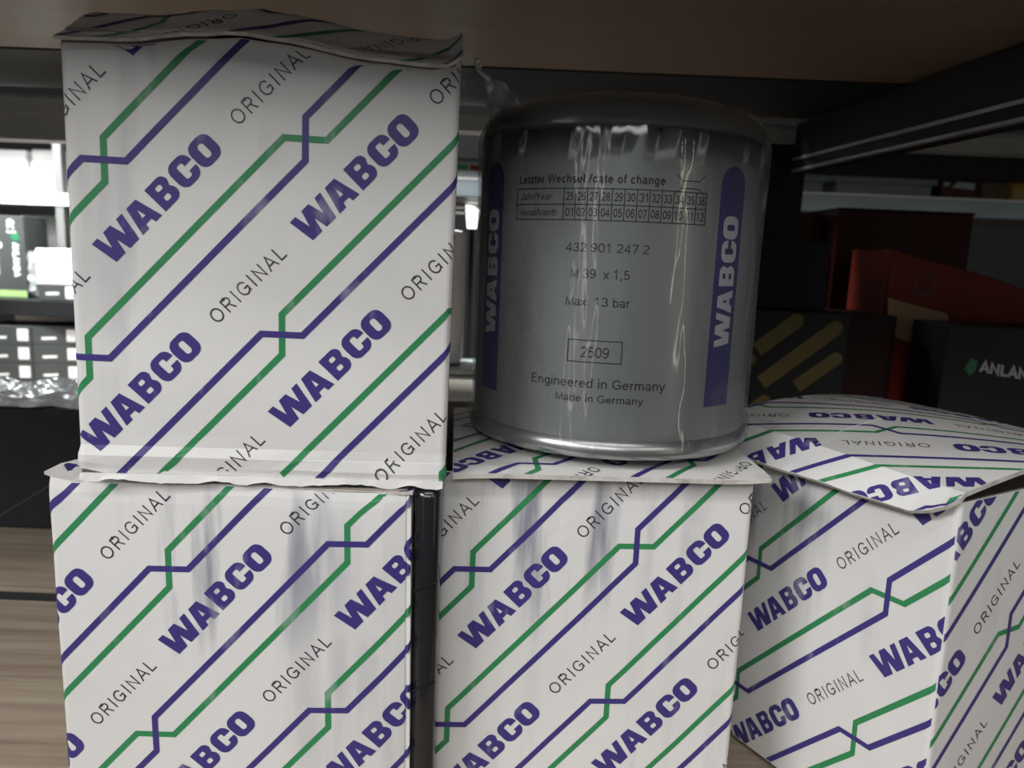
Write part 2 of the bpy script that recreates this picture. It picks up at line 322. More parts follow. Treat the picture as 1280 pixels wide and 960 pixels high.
def place(bm, mesh2d, fn, mi):
    vs, fs = mesh2d
    bv = [bm.verts.new((*fn(x, y), 0)) for x, y in vs]
    for f in fs:
        try: bm.faces.new([bv[i] for i in f]).material_index = mi
        except ValueError: pass
def place_poly(bm, pts, mi):
    bm.faces.new([bm.verts.new((x, y, 0)) for x, y in pts]).material_index = mi

def clip(bm, x0, x1, y0, y1):
    for co, no in (((x0, 0, 0), (-1, 0, 0)), ((x1, 0, 0), (1, 0, 0)), ((0, y0, 0), (0, -1, 0)), ((0, y1, 0), (0, 1, 0))):
        bmesh.ops.bisect_plane(bm, geom=bm.verts[:] + bm.edges[:] + bm.faces[:], plane_co=co, plane_no=no, clear_outer=True, dist=1e-7)
def cut(bm, xs, ys):
    for x in xs: bmesh.ops.bisect_plane(bm, geom=bm.verts[:] + bm.edges[:] + bm.faces[:], plane_co=(x, 0, 0), plane_no=(1, 0, 0), dist=1e-7)
    for y in ys: bmesh.ops.bisect_plane(bm, geom=bm.verts[:] + bm.edges[:] + bm.faces[:], plane_co=(0, y, 0), plane_no=(0, 1, 0), dist=1e-7)

LT = 0.072
VA = Vector((1.0, 0.16472)) * LT; VB = Vector((-0.1178, -1.01737)) * LT
VD = VA - VB; TD = VD.normalized(); TU = Vector((-TD.y, TD.x))
PH = (0, 0, 1, 1)
def carton_pattern(x0, x1, y0, y1, origin, phase):
    """stripe pairs that swap at crossings, heavy and thin words between them, clipped to a rectangle"""
    bm = bmesh.new(); O = Vector(origin); half = 0.00125; R = 0.0078
    diag = max(x1 - x0, y1 - y0) + 0.15
    rng = range(-8, 9)
    for i in rng:
        for j in rng:
            P = O + VA * i + VB * j
            if not (x0 - .12 < P.x < x1 + .12 and y0 - .12 < P.y < y1 + .12): continue
            s = i + j; b_h = (PH[(s + phase) % 4] + i) % 2 == 0     # True: navy runs horizontally
            h, vcol = (0, 1) if b_h else (1, 0)
            Q = P + VD
            def line(A, B, mi, e0=0.0, e1=0.0):
                d = (B - A).normalized(); n = Vector((-d.y, d.x)) * half; A = A - d * e0; B = B + d * e1
                place_poly(bm, [A - n, B - n, B + n, A + n], mi)
            ex = half * 0.42
            line(P + Vector((-R, 0)), P + Vector((R, 0)), h, ex, ex)
            line(P + Vector((0, -R)), P + Vector((0, R)), vcol, ex, ex)
            line(P + Vector((0, R)), Q + Vector((-R, 0)), vcol, ex, ex)     # upper-left strand to the next crossing
            line(P + Vector((R, 0)), Q + Vector((0, -R)), h, ex, ex)
            c = P + VA * .285 + VB * .218; k = 0.0104
            place(bm, HEAVY, lambda x, y: c + TD * ((x - 2.87) * k) + TU * ((y - .5) * k), 0)
            c2 = P + VA * .787 - VB * .287; k2 = 0.0056
            place(bm, FINE, lambda x, y: c2 + TD * ((x - 3.375) * k2) + TU * ((y - .5) * k2), 2)
    clip(bm, x0, x1, y0, y1)
    return bm

def lift_order(bm):
    """stagger overlapping inks by a few hundredths of a millimetre"""
    return {0: 0.00016, 1: 0.00012, 2: 0.00014}

INKS = lambda: [M['navy'], M['green'], M['grey_ink']]
def lerp(a, b, t): return a + (b - a) * t
def sm(t):
    t = max(0.0, min(1.0, t)); return t * t * (3 - 2 * t)
def interp(x, pts):
    if x <= pts[0][0]: return pts[0][1]
    for (a, fa), (b, fb) in zip(pts, pts[1:]):
        if x <= b: return lerp(fa, fb, sm((x - a) / (b - a)))
    return pts[-1][1]

def wrap_print(bm, fn, eps=None):
    """carry a flat print (u, v) onto a surface fn(u, v) -> point, offset along its normal"""
    bm.verts.ensure_lookup_table()
    lay = {}
    for f in bm.faces:
        for v in f.verts: lay[v] = max(lay.get(v, 0), {0: 0.00017, 1: 0.00011, 2: 0.00014}.get(f.material_index, .00014))
    h = 1e-4; new = {}
    for v in bm.verts:
        u, q = v.co.x, v.co.y
        P = fn(u, q); n = (fn(u + h, q) - fn(u - h, q)).cross(fn(u, q + h) - fn(u, q - h)).normalized()
        new[v] = P + n * lay.get(v, .00014)
    for v, p in new.items(): v.co = p
    return bm

# ---------------------------------------------------------------- printed cartons
def frame(P0, yaw, rho, tau, u0, u1, vb, D):
    th, ro, ta = map(math.radians, (yaw, rho, tau))
    e = Vector((math.cos(th), math.sin(th), 0)); n = Vector((math.sin(th), -math.cos(th), 0)); k = Vector((0, 0, 1))
    k2 = k * math.cos(ta) + n * math.sin(ta)
    E = e * math.cos(ro) + k2 * math.sin(ro); K = k2 * math.cos(ro) - e * math.sin(ro); I = K.cross(E)
    o = Vector(P0) + E * ((u0 + u1) / 2) + K * vb + I * (D / 2)
    return Matrix(((E.x, I.x, K.x, o.x), (E.y, I.y, K.y, o.y), (E.z, I.z, K.z, o.z), (0, 0, 0, 1)))

def carton(label, P0, yaw, rho, tau, u0, u1, vb, vt, phase, board, disp, side_print=None, D=0.142):
    """open-topped board tube with printed outside; u,v as measured on the front face. returns (thing, size)"""
    W = u1 - u0; H = vt - vb; rc = 0.0025
    mtx = frame(P0, yaw, rho, tau, u0, u1, vb, D)
    t = thing('printed_carton', label, 'box', mtx, group='white printed cartons')
    P = 2 * (W + D)
    def base(s):
        """perimeter distance -> (x, y, nx, ny); s = 0 at the front left corner, running right"""
        s = (s + D) % P - D
        def seg(s):
            if s < 0: return Vector((-W / 2, -D / 2 - s)), Vector((-1, 0))
            if s < W: return Vector((-W / 2 + s, -D / 2)), Vector((0, -1))
            if s < W + D: return Vector((W / 2, -D / 2 + s - W)), Vector((1, 0))
            return Vector((W / 2 - (s - W - D), D / 2)), Vector((0, 1))
        for c, (cx, cy) in ((0, (-W / 2, -D / 2)), (W, (W / 2, -D / 2)), (W + D, (W / 2, D / 2)), (-D, (-W / 2, D / 2)), (P - D, (-W / 2, D / 2))):
            if abs(s - c) < rc:
                a = (s - c) / rc
                n0 = seg(c - rc * 1.01)[1]; n1 = seg(c + rc * 1.01)[1]
                ang = (a + 1) / 2 * math.pi / 2
                n = n0 * math.cos(ang) + n1 * math.sin(ang)
                ctr = Vector((cx, cy)) - (n0 + n1) * rc
                return ctr + n * rc, n
        return seg(s)
    def surf(s, z):
        p, n = base(s); d, dz = disp(s, z, W, H)
        return Vector((p.x + n.x * d, p.y + n.y * d, z + dz))
    cols = set()
    for k in range(17): cols.add(rc + (W - 2 * rc) * k / 16)
    for k in range(13): cols.add(W + rc + (D - 2 * rc) * k / 12)
    for c in (0, W, W + D): cols |= {c - rc / 2, c, c + rc / 2}
    cols |= {-rc, -D + rc, -D / 2, W + D - rc, W + D + rc, 2 * W + D - rc, 2 * W + D - rc / 2, 2 * W + D, 2 * W + D + rc / 2, W * 1.5 + D}
    cols = sorted(c for c in cols if -D < c < 2 * W + D + rc)
    cols = [c for c in cols if c <= P - D - 1e-6]
    rows = sorted({H * k / 20 for k in range(21)} | {0.004, 0.008, 0.012, H - .004})
    bm = bmesh.new()
    grid = [[bm.verts.new(surf(s, z)) for z in rows] for s in cols]
    th = 0.0022
    inner = []
    for s in cols:
        p, n = base(s); q = p - n * th
        inner.append([bm.verts.new((q.x, q.y, rows[-1] - 0.0005)), bm.verts.new((q.x, q.y, 0.003))])
    nC = len(cols)
    for i in range(nC):
        j = (i + 1) % nC
        for r in range(len(rows) - 1):
            bm.faces.new((grid[i][r], grid[j][r], grid[j][r + 1], grid[i][r + 1]))
        bm.faces.new((grid[i][-1], grid[j][-1], inner[j][0], inner[i][0])).material_index = 1
        bm.faces.new((inner[i][0], inner[j][0], inner[j][1], inner[i][1])).material_index = 1
    bm.faces.new([g[0] for g in grid][::-1]).material_index = 1
    bm.faces.new([c[1] for c in inner]).material_index = 1
    obj('carton_body', bm, [board, M['kraft']], t, smooth=False)
    spans = [(-D + rc, 2 * W + D - rc, (-u0, -vb), phase)]
    if side_print: spans = [(-D + rc, W - .0004, (-u0, -vb), phase), (W + .0004, 2 * W + D - rc, (W + side_print[0], side_print[1] - vb), side_print[2])]
    for a, b, org, ph in spans:
        pb = carton_pattern(a, b, 0.0006, H - 0.0004, org, ph)
        cut(pb, [c for c in cols if a < c < b], rows[1:-1])
        wrap_print(pb, surf)
        obj('printed_pattern', pb, INKS(), t)
    return t, W, H, D

def sheet(name, parent, fn, us, vs, board, th=0.0022, print_origin=None, phase=0, keep=None, skin=None):
    """a board flap: fn(u, v) -> local point (printed side up), thickness downwards, kraft underside and edges"""
    bm = bmesh.new(); h = 1e-4
    def nrm(u, v): return (fn(u + h, v) - fn(u - h, v)).cross(fn(u, v + h) - fn(u, v - h)).normalized()
    top = [[bm.verts.new(fn(u, v)) for v in vs] for u in us]
    bot = [[bm.verts.new(fn(u, v) - nrm(u, v) * th) for v in vs] for u in us]
    nu, nv = len(us), len(vs)
    for i in range(nu - 1):
        for j in range(nv - 1):
            bm.faces.new((top[i][j], top[i + 1][j], top[i + 1][j + 1], top[i][j + 1]))
            bm.faces.new((bot[i][j], bot[i][j + 1], bot[i + 1][j + 1], bot[i + 1][j])).material_index = 1
    for i in range(nu - 1):
        bm.faces.new((top[i][0], bot[i][0], bot[i + 1][0], top[i + 1][0])).material_index = 2
        bm.faces.new((top[i][-1], top[i + 1][-1], bot[i + 1][-1], bot[i][-1])).material_index = 2
    for j in range(nv - 1):
        bm.faces.new((top[0][j], top[0][j + 1], bot[0][j + 1], bot[0][j])).material_index = 2
        bm.faces.new((top[-1][j], bot[-1][j], bot[-1][j + 1], top[-1][j + 1])).material_index = 2
    bmesh.ops.recalc_face_normals(bm, faces=bm.faces[:])
    o = obj(name, bm, [board, M['kraft'], M['torn']], parent)
    if print_origin is not None:
        pb = carton_pattern(us[0] + .0003, us[-1] - .0003, vs[0] + .0003, vs[-1] - .0003, print_origin, phase)
        cut(pb, us[1:-1], vs[1:-1]); wrap_print(pb, fn)
        obj('printed_pattern', pb, INKS(), o)
    return o
def frange(a, b, n): return [a + (b - a) * i / n for i in range(n + 1)]

def wob(s, z, f=1.0, seed=0.0):
    return (math.sin(s * 71 * f + seed) * math.sin(z * 53 * f + seed * 2) + .5 * math.sin(s * 160 * f + z * 120 * f + seed)) * 0.5

# --- lower left carton
def d_left(s, z, W, H):
    d = 0.0
    if 0 <= s <= W:
        x = s / W; d = 0.0012 * math.sin(math.pi * x) * math.sin(math.pi * z / H) + 0.0003 * wob(s, z, 1, 1)
        if x > .9: d -= 0.0016 * sm((x - .9) / .1)
    d -= 0.0010 * sm((z - (H - .006)) / .006)
    return d, 0.0028 * sm((z - (H - .03)) / .03) * (1 - sm((s + .002) / .010)) * (1 if s > -.02 else 0) - 0.0020 * sm((z - (H - .012)) / .012) * sm((s - .07) / .05) * (1 if s < .2 else 0)
P_L = (-0.13575744, 0.29204684, 0.1288364)
left, W, H, D = carton('white carton with purple and green stripes, at the lower left under another carton', P_L, 1.58, 0.67, 0.08, -0.0469, 0.0976, -0.1268, 0.0352, 0 + 1, M['carton_b'], d_left)
def lid_left(u, v):
    x = W / 2 - u; y = -v - D / 2
    e = min(1, max(0, (y + D / 2) / .02)); z = H + 0.0004 + 0.0003 * e - 0.0018 * sm((.065 - u) / .045)
    z += 0.0035 * sm((u - (W - .008)) / .008) * (1 - sm((-v - .01) / .03))
    return Vector((x, y, z))
sheet('top_flap', left, lid_left, frange(-.0005, W + .001, 14), frange(-D, -0.0012, 12), M['carton_b'], 0.0012, (0.03, -0.03), 0)

# --- lower middle carton
def d_mid(s, z, W, H):
    d = 0.0
    if 0 <= s <= W:
        d = 0.0010 * math.sin(math.pi * s / W) * math.sin(math.pi * z / H) + 0.0003 * wob(s, z, 1, 4)
        g = (s - 0.052); d -= 0.0005 * math.exp(-(g / .0025) ** 2) * sm((z - (H - .035)) / .02)
    return d, 0.0
P_M = (-0.0139855, 0.31573942, 0.12379907)
mid, W2, H2, D2 = carton('white printed carton in the lower middle with the grey canister on its lid', P_M, 4.48, -0.44, -1.19, -0.0152, 0.1234, -0.1195, 0.0436, 0, M['carton_c'], d_mid, D=0.130)
def lid_mid(u, v):
    x = W2 / 2 + 0.002 - u * (1.0); y = -v - D2 / 2
    z = H2 + 0.0026 + 0.0030 * sm((-v) / .05) - 0.0012 * sm(v / .008)
    z += 0.0012 * sm((.012 - u) / .012) - 0.0010 * sm((u - W2 + .02) / .02)
    return Vector((x, y, z))
sheet('top_flap', mid, lid_mid, frange(-.002, W2 - .003, 14), frange(-D2 + .002, 0.0075, 14), M['carton_a'], 0.0020, (0.099, -0.006), 0)

# --- right carton, turned on its corner
def d_right(s, z, W, H):
    d = 0.0
    if 0 <= s <= W:
        d = 0.0014 * math.sin(math.pi * s / W) * math.sin(math.pi * z / H) + 0.0003 * wob(s, z, 1, 2)
    elif W < s < W + 0.142:
        d = 0.0008 * math.sin(math.pi * (s - W) / .142) * math.sin(math.pi * z / H)
    return d, 0.0
P_R = (0.13356013, 0.37826153, 0.10709899)
right, W3, H3, D3 = carton('white printed carton at the right, turned with one corner edge towards the front', P_R, -60.85, 0.11, 0.96, -0.0435, 0.0978, -0.1045, 0.0625, 0, M['carton_d'], d_right, side_print=(.0474, -.0024, 3))
def lid_right(u, v):
    arch = 0.0045 + 0.0035 * sm(u / .10) + 0.006 * math.sin(math.pi * min(1, max(0, -v / D3)))
    x = W3 / 2 + 0.001 - u
    ln = max(0.0, v)
    a = math.radians(lerp(50, 42, sm(u / .1)))
    y = -D3 / 2 - (0 if v > 0 else v); z = H3 + arch
    if v > 0:
        # the drooping lip, rounded off at the corner by the fold
        k = 1.0
        y = -D3 / 2 - ln * math.cos(a) * k; z = H3 + arch - ln * math.sin(a) * k
        curl = sm((.018 - u) / .018) * ln
        z += curl * 0.25
    return Vector((x, y, z))
def lip_len(u): return interp(u, [(0.0, 0.004), (0.003, 0.0105), (0.008, 0.0135), (0.016, 0.0150), (0.05, 0.0170), (0.09, 0.0195), (0.112, 0.0195), (0.122, 0.003)])
def lid_right_c(u, v):
    return lid_right(u, v if v <= 0 else v * lip_len(u) / 0.021)
sheet('top_flap', right, lid_right_c, [0.0, .0015, .003, .005, .008, .012, .016] + frange(.022, W3 - .001, 18), frange(-D3, 0, 16) + [.004, .008, .012, .016, .021], M['carton_a'], 0.0020, (0.066, -0.043), 0)

tl = [(0.0715, 0.001), (0.0764, 0.0237), (0.079, 0.0565)]
bm = bmesh.new(); A = []; B = []
for i in range(9):
    f = i / 8; p = lerp(tl[0][0], tl[1][0], f * 2) if f < .5 else lerp(tl[1][0], tl[2][0], f * 2 - 1); q = lerp(tl[0][1], tl[1][1], f * 2) if f < .5 else lerp(tl[1][1], tl[2][1], f * 2 - 1)
    wd = 0.0012 * (1.1 - .6 * abs(f - .35)); up = Vector((0, 0, .0005))
    A.append(bm.verts.new(lid_right(p, -q + wd) + up)); B.append(bm.verts.new(lid_right(p + wd * .3, -q - wd) + up))
for i in range(8): bm.faces.new((A[i], A[i + 1], B[i + 1], B[i]))
r = bmesh.ops.extrude_face_region(bm, geom=bm.faces[:]); bmesh.ops.translate(bm, verts=[x for x in r['geom'] if isinstance(x, bmesh.types.BMVert)], vec=(0, 0, -.0004))
bmesh.ops.recalc_face_normals(bm, faces=bm.faces[:]); obj('torn_streak', bm, M['white'], right)

# --- upper left carton
def TOPZ(u): return interp(u, [(-.0125, .0395), (.0086, .0403), (.035, .0440), (.0496, .0456), (.06, .0446), (.0975, .0403), (.1177, .0395), (.124, .0400), (.129, .0433)])
def d_top(s, z, W, H):
    d = 0.0; dz = 0.0
    if 0 <= s <= W:
        x = s / W
        d = 0.0010 * math.sin(math.pi * x) * math.sin(math.pi * z / H) + 0.00025 * wob(s, z, 1, 6)
        crease = 0.0115 + 0.003 * math.sin(s * 40) * 0.6
        if z < crease: d += 0.0016 * sm((crease - z) / .005) - 0.0012 * sm((crease - z - .006) / .006)
        dz = (0.0004 * math.sin(s * 95) + 0.0003 * math.sin(s * 231 + 1) + .0002 * math.sin(s * 610)) * (1 - sm(z / .008))
        dz += (TOPZ(s - 0.0140) - 0.0460) * sm((z - (H - .007)) / .007)
        dz += 0.0018 * (1 - sm(s / .012)) * (1 - sm(z / .01)) - 0.0006 * sm((x - .4) / .4) * (1 - sm(z / .01))
    else: dz = -0.004 * sm((z - (H - .01)) / .01)
    return d, dz
P_T = (-0.15206552, 0.28714445, 0.2877677)
top, W4, H4, D4 = carton('white printed carton at the upper left, resting on the lower left carton', P_T, 5.45, -0.66, 1.04, -0.0140, 0.1285, -0.1196, 0.0460, 0, M['carton_a'], d_top)
U1 = 0.1285; VB4 = 0.1196
def lid_top(u, v):
    uu = U1 - u
    zf = TOPZ(uu) + VB4
    wv = 0.006 - v
    z = zf - .0008 + 0.0185 * sm((wv + .008) / .046) - 0.010 * sm((wv - .06) / .08)
    y = -D4 / 2 - 0.006 + wv
    return Vector((W4 / 2 - u, y, z))
sheet('top_flap', top, lid_top, [-.0003, .002, .005] + frange(.01, W4 - .001, 18), sorted(set(frange(-D4 + .004, -.05, 5) + frange(-.05, 0.006, 12))), M['carton_a'], 0.0012, (0.039, -0.0315), 1)

# torn strip of white paper ply along the foot of the upper carton
bm = bmesh.new(); n = 60; rr = random.Random(8); tv = []; bv = []
for i in range(n + 1):
    x = -W4 / 2 + .001 + (W4 - .002) * i / n
    y = -D4 / 2 - 0.0016
    tv.append([bm.verts.new((x, y - 0.0006, 0.0009 + 0.0003 * math.sin(i * .9))), bm.verts.new((x, y - 0.0014, -0.0006 - 0.0014 * (0.5 + .5 * math.sin(i * .55 + 1.5 * math.sin(i * .23))) - .0005 * rr.random()))])
    bv.append([bm.verts.new((x, y + 0.0008, 0.0009)), bm.verts.new((x, y + 0.0005, -0.0006))])
for i in range(n):
    bm.faces.new((tv[i][1], tv[i + 1][1], tv[i + 1][0], tv[i][0])); bm.faces.new((tv[i][0], tv[i + 1][0], bv[i + 1][0], bv[i][0]))
    bm.faces.new((tv[i][1], bv[i][1], bv[i + 1][1], tv[i + 1][1])).material_index = 1
obj('torn_edge', bm, [M['carton_a'], M['torn']], top)['label'] = 'ragged torn bottom edge of white board'

# ---------------------------------------------------------------- black strip between the lower cartons
t = thing('black_strip', 'narrow glossy black strip standing upright between the two lower left cartons', 'strip', loc=(-0.0325, 0.3045, 0.0005), rz=0.0)
bm = bmesh.new(); add_box(bm, -0.0048, 0.0053, -0.0075, 0.0065, 0.0, 0.1640, bev=0.0040); o = obj('wrapped_bar', bm, M['black_film'], t, smooth=True)
for z in (0.03, 0.075, 0.12):
    bm = bmesh.new(); add_tube(bm, [(-0.0049, -0.0070, z), (-.0025, -0.0078, z + .002), (0.0025, -0.0078, z + .0035), (0.0054, -0.007, z + .005)], 0.0003, 5)
    obj('film_crease', bm, M['black_film'], t)

# ---------------------------------------------------------------- grey canister in shrink film
CR = 0.068; CZ = 0.1740; CCX, CCY = 0.049, 0.388
can = thing('filter_canister', 'grey metal filter canister in clear film, standing on the middle carton', 'canister', loc=(CCX, CCY, CZ))
def lathe(prof, n=96):
    bm = bmesh.new(); R = []
    for r, z in prof:
        R.append([bm.verts.new((r * math.sin(2 * math.pi * k / n), -r * math.cos(2 * math.pi * k / n), z)) for k in range(n)] if r > 1e-6 else bm.verts.new((0, 0, z)))
    for A, B in zip(R, R[1:]):
        for k in range(n):
            a = A if not isinstance(A, list) else None; b = B if not isinstance(B, list) else None
            if a is not None and b is None: bm.faces.new((a, B[(k + 1) % n], B[k]))
            elif b is not None: bm.faces.new((A[k], A[(k + 1) % n], b))
            else: bm.faces.new((A[k], A[(k + 1) % n], B[(k + 1) % n], B[k]))
    bmesh.ops.recalc_face_normals(bm, faces=bm.faces[:]); return bm
prof = [(CR - .0004, .0085), (CR - .0001, .010), (CR, .013)] + [(CR, .013 + i * .014) for i in range(1, 10)] + [(CR, .1385)]
for i in range(1, 9):
    a = i / 8 * math.radians(62); prof.append((CR - .016 * (1 - math.cos(a)), .1385 + .0150 * math.sin(a)))
r0, z0 = prof[-1]
prof += [(r0 * .86, z0 + .0038), (r0 * .68, z0 + .0058), (r0 * .45, z0 + .0070), (r0 * .22, z0 + .0075), (0, z0 + .0076)]
obj('metal_shell', lathe(prof), M['can'], can, smooth=True)
obj('base_rim', lathe([(0, .0005), (CR - .004, .0003), (CR + .0002, .0003), (CR + .0016, .0014), (CR + .0021, .0036), (CR + .0016, .0062), (CR + .0003, .0078), (CR - .0006, .0088), (CR - .004, .0092)]), M['can_rim'], can, smooth=True)
def on_can(off):
    return lambda u, v: Vector(((CR + off) * math.sin(u / CR), -(CR + off) * math.cos(u / CR), v))
def can_print(name, bm, m, off, parent, step=0.0025):
    us = [v.co.x for v in bm.verts]; a, b = min(us), max(us)
    n = int((b - a) / step)
    if n: cut(bm, [a + (b - a) * i / (n + 1) for i in range(1, n + 1)], [])
    f = on_can(off)
    for v in bm.verts: v.co = f(v.co.x, v.co.y)
    return obj(name, bm, m, parent, smooth=True)
mm = 0.001; ZO = CZ
lab = bmesh.new()
def put(body, s0, s1, zb, cap, spacing=0.0, weight=.125):
    place(lab, text_mesh(body, cap * mm, (s1 - s0) * mm, spacing, weight), lambda x, y: (s0 * mm + x, zb - ZO + y), 0)
put('Letzter Wechsel /date of change', -54.8, 10.5, .2903, 3.4, 0.06, .20)
put('432 901 247 2', -29.8, 5.4, .2622, 3.7)
put('M 39  x 1,5', -26.8, -2.0, .2513, 3.9)
put('Max. 13 bar', -28.4, -1.4, .2398, 3.8)
put('2509', -21.0, -8.6, .2180, 4.6)
put('Engineered in Germany', -43.2, 16.6, .2050, 4.1)
put('Made in Germany', -30.8, 7.2, .1988, 3.3)
def ln(s0, z0, s1, z1, wd=0.45):
    A = Vector((s0 * mm, z0 - ZO)); B = Vector((s1 * mm, z1 - ZO)); d = (B - A).normalized(); n = Vector((-d.y, d.x)) * wd * mm / 2
    A -= d * wd * mm / 2; B += d * wd * mm / 2
    place_poly(lab, [A - n, B - n, B + n, A + n], 0)
zt, zm, zb = .2880, .2815, .2752
xs = [-31.6 + 61.2 * i / 12 for i in range(13)]
for z in (zt, zm, zb): ln(-56, z, 29.6, z)
for x in [-56] + xs: ln(x, zb, x, zt)
put('Jahr/Year', -53.6, -37.5, .2833, 2.9); put('Monat/Month', -54.2, -34.5, .2768, 2.9)
for i in range(12):
    a, b = xs[i] + .75, xs[i + 1] - .75
    put(str(25 + i), a, b, .2831, 3.4, 0, .16); put('%02d' % (i + 1), a + (.4 if i == 10 else 0), b - (.4 if i == 10 else 0), .2767, 3.4, 0, .16)
for (a, b, c, d) in ((-26.3, .2253, -3.3, .2253), (-26.3, .2160, -3.3, .2160), (-26.3, .2160, -26.3, .2253), (-3.3, .2160, -3.3, .2253)): ln(a, b, c, d)
ln(17.5, .2925, 25.5, .2925); ln(17.5, .2895, 25.5, .2895)
ln(15.0, .2949, 17.5, .2925, .35); ln(28.0, .2949, 25.5, .2925, .35); ln(15.0, .2875, 17.5, .2895, .35); ln(28.0, .2875, 25.5, .2895, .35)
can_print('printed_text', lab, M['can_text'], 0.00012, can)
for s0, s1 in ((37.3, 53.4), (-82.0, -66.0)):
    bm = bmesh.new(); r = (s1 - s0) / 2 * mm; c = (s0 + s1) / 2 * mm
    place_poly(bm, [(c - r, .1972 - ZO), (c + r, .1972 - ZO)] + arc(c, .2925 - ZO, r, 0, 180, 14), 0)
    band = can_print('navy_band', bm, M['can_navy'], 0.00008, can)
    bm = bmesh.new(); k = 0.0101
    place(bm, HEAVY, lambda x, y: (c + (0.5 - y) * k, .2235 - ZO + x * k * .97), 0)
    can_print('silver_lettering', bm, M['silver_text'], 0.0002, band)
# shrink film: slightly loose sleeve with vertical puckers
bm = bmesh.new(); n = 160; zs = [.004, .010, .016] + [.016 + .0123 * i for i in range(1, 11)] + [.1425, .148, .152]
rf = random.Random(2); pk = [rf.random() for _ in range(n)]
G = []
for z in zs:
    row = []
    for k in range(n):
        a = 2 * math.pi * k / n
        base = CR + .0011 + (.0018 if z < .012 else 0)
        if z > .139: base = CR + .0011 - .016 * (1 - math.sqrt(max(0, 1 - ((z - .1385) / .0155) ** 2)))
        pu = 0.0007 * pk[k] * (0.35 + 0.65 * abs(math.sin(z * 40 + pk[(k // 5) * 5] * 9)))
        if z > .12: pu += 0.0006 * pk[(k * 7) % n]
        row.append(bm.verts.new(((base + pu) * math.sin(a), -(base + pu) * math.cos(a), z)))
    G.append(row)
for A, B in zip(G, G[1:]):
    for k in range(n): bm.faces.new((A[k], A[(k + 1) % n], B[(k + 1) % n], B[k]))
obj('shrink_film', bm, M['film'], can, smooth=True)['label'] = 'clear wrinkled shrink film sleeve'
# film tail: a crumpled fin on the shoulder drawn out into a twisted string
bm = bmesh.new(); rt = random.Random(5)
fin = [(-.052, .1425, .0165), (-.0565, .151, .012), (-.0590, .157, .0085), (-.0625, .162, .0055), (-.0655, .1655, .0016)]
for layer in range(3):
    prev = None
    for i, (x, z, hw) in enumerate(fin):
        cur = []
        for k in range(7):
            q = k / 6 - .5
            cur.append(bm.verts.new((x + q * hw * 1.5 + rt.uniform(-1, 1) * .0012, -.018 + layer * .004 + rt.uniform(-1, 1) * .003 + q * .004, CR * 0 + z - q * hw * (0.5 if i < 2 else -.2) + rt.uniform(-1, 1) * .0012)))
        if prev:
            for k in range(6): bm.faces.new((prev[k], prev[k + 1], cur[k + 1], cur[k]))
        prev = cur
tail = [(-.0650, -.020, .1650), (-.0675, -.021, .1662), (-.0690, -.022, .1668), (-.0703, -.0225, .1680), (-.0713, -.023, .1700), (-.0708, -.0235, .1720), (-.0694, -.023, .1716), (-.0690, -.0225, .1700), (-.0698, -.022, .1686)]
add_tube(bm, tail, [.0016, .0011, .0009, .0010, .0011, .0012, .0011, .0009, .0006], 6)
obj('film_tail', bm, M['film_tuft'], can)['label'] = 'crumpled clear film tail on the shoulder'

# ---------------------------------------------------------------- our shelf bay
rack = thing('shelf_rack', 'dark steel storage rack with wooden boards holding the white cartons', 'shelf', loc=(0, 0.5, -0.9))
def rpart(name, x0, x1, y0, y1, z0, z1, m, bev=0.0, parent=None):
    bm = bmesh.new(); add_box(bm, x0, x1, y0 - .5, y1 - .5, z0 + .9, z1 + .9, bev=bev); return obj(name, bm, m, parent or rack)
for a, b in ((0.19, 0.517), (0.536, 0.764)): rpart('board', -0.9, 0.9, a, b, -0.018, 0.0, M['wood'], .001)
for a, b, m_ in ((0.236, 0.607, 'wood_under'), (0.613, 0.76, 'black_card')): rpart('board', -0.9, 0.9, a, b, 0.400, 0.418, M[m_], .001)  # rear board made black: its colour carries the darkness at the back
rpart('front_beam', -0.9, 0.9, 0.205, 0.235, 0.3515, 0.40, M['black_steel'], .001)
rpart('front_beam', -0.9, 0.9, 0.16, 0.19, -0.05, 0.0, M['black_steel'], .001)
bmb = rpart('rear_beam', -0.9, 0.9, 0.772, 0.80, 0.3785, 0.3955, M['grey_steel'], .0008)
rpart('beam_lip', -0.9, 0.9, 0.768, 0.7719, 0.3925, 0.3955, M['bare_steel'], 0, bmb)
rpart('gap_shade_strip', -0.9, 0.9, 0.5172, 0.5358, -0.05, -0.003, M['wall'])  # dark strip added so the gap between the boards looks shaded
rpart('rear_beam', -0.9, -0.30, 0.776, 0.80, 0.354, 0.3783, M['grey_steel'], .0008)
rpart('rear_beam', -0.9, 0.9, 0.765, 0.80, -0.05, -0.004, M['black_steel'], .001)
rpart('upright', 0.240, 0.278, 0.772, 0.80, -0.9, 0.3784, M['black_steel'], .001)
rpart('upright', 0.330, 0.368, 0.16, 0.20, -0.9, 0.351, M['black_steel'], .001)
rpart('upright', -0.90, -0.862, 0.772, 0.80, -0.9, 0.3784, M['black_steel'], .001)
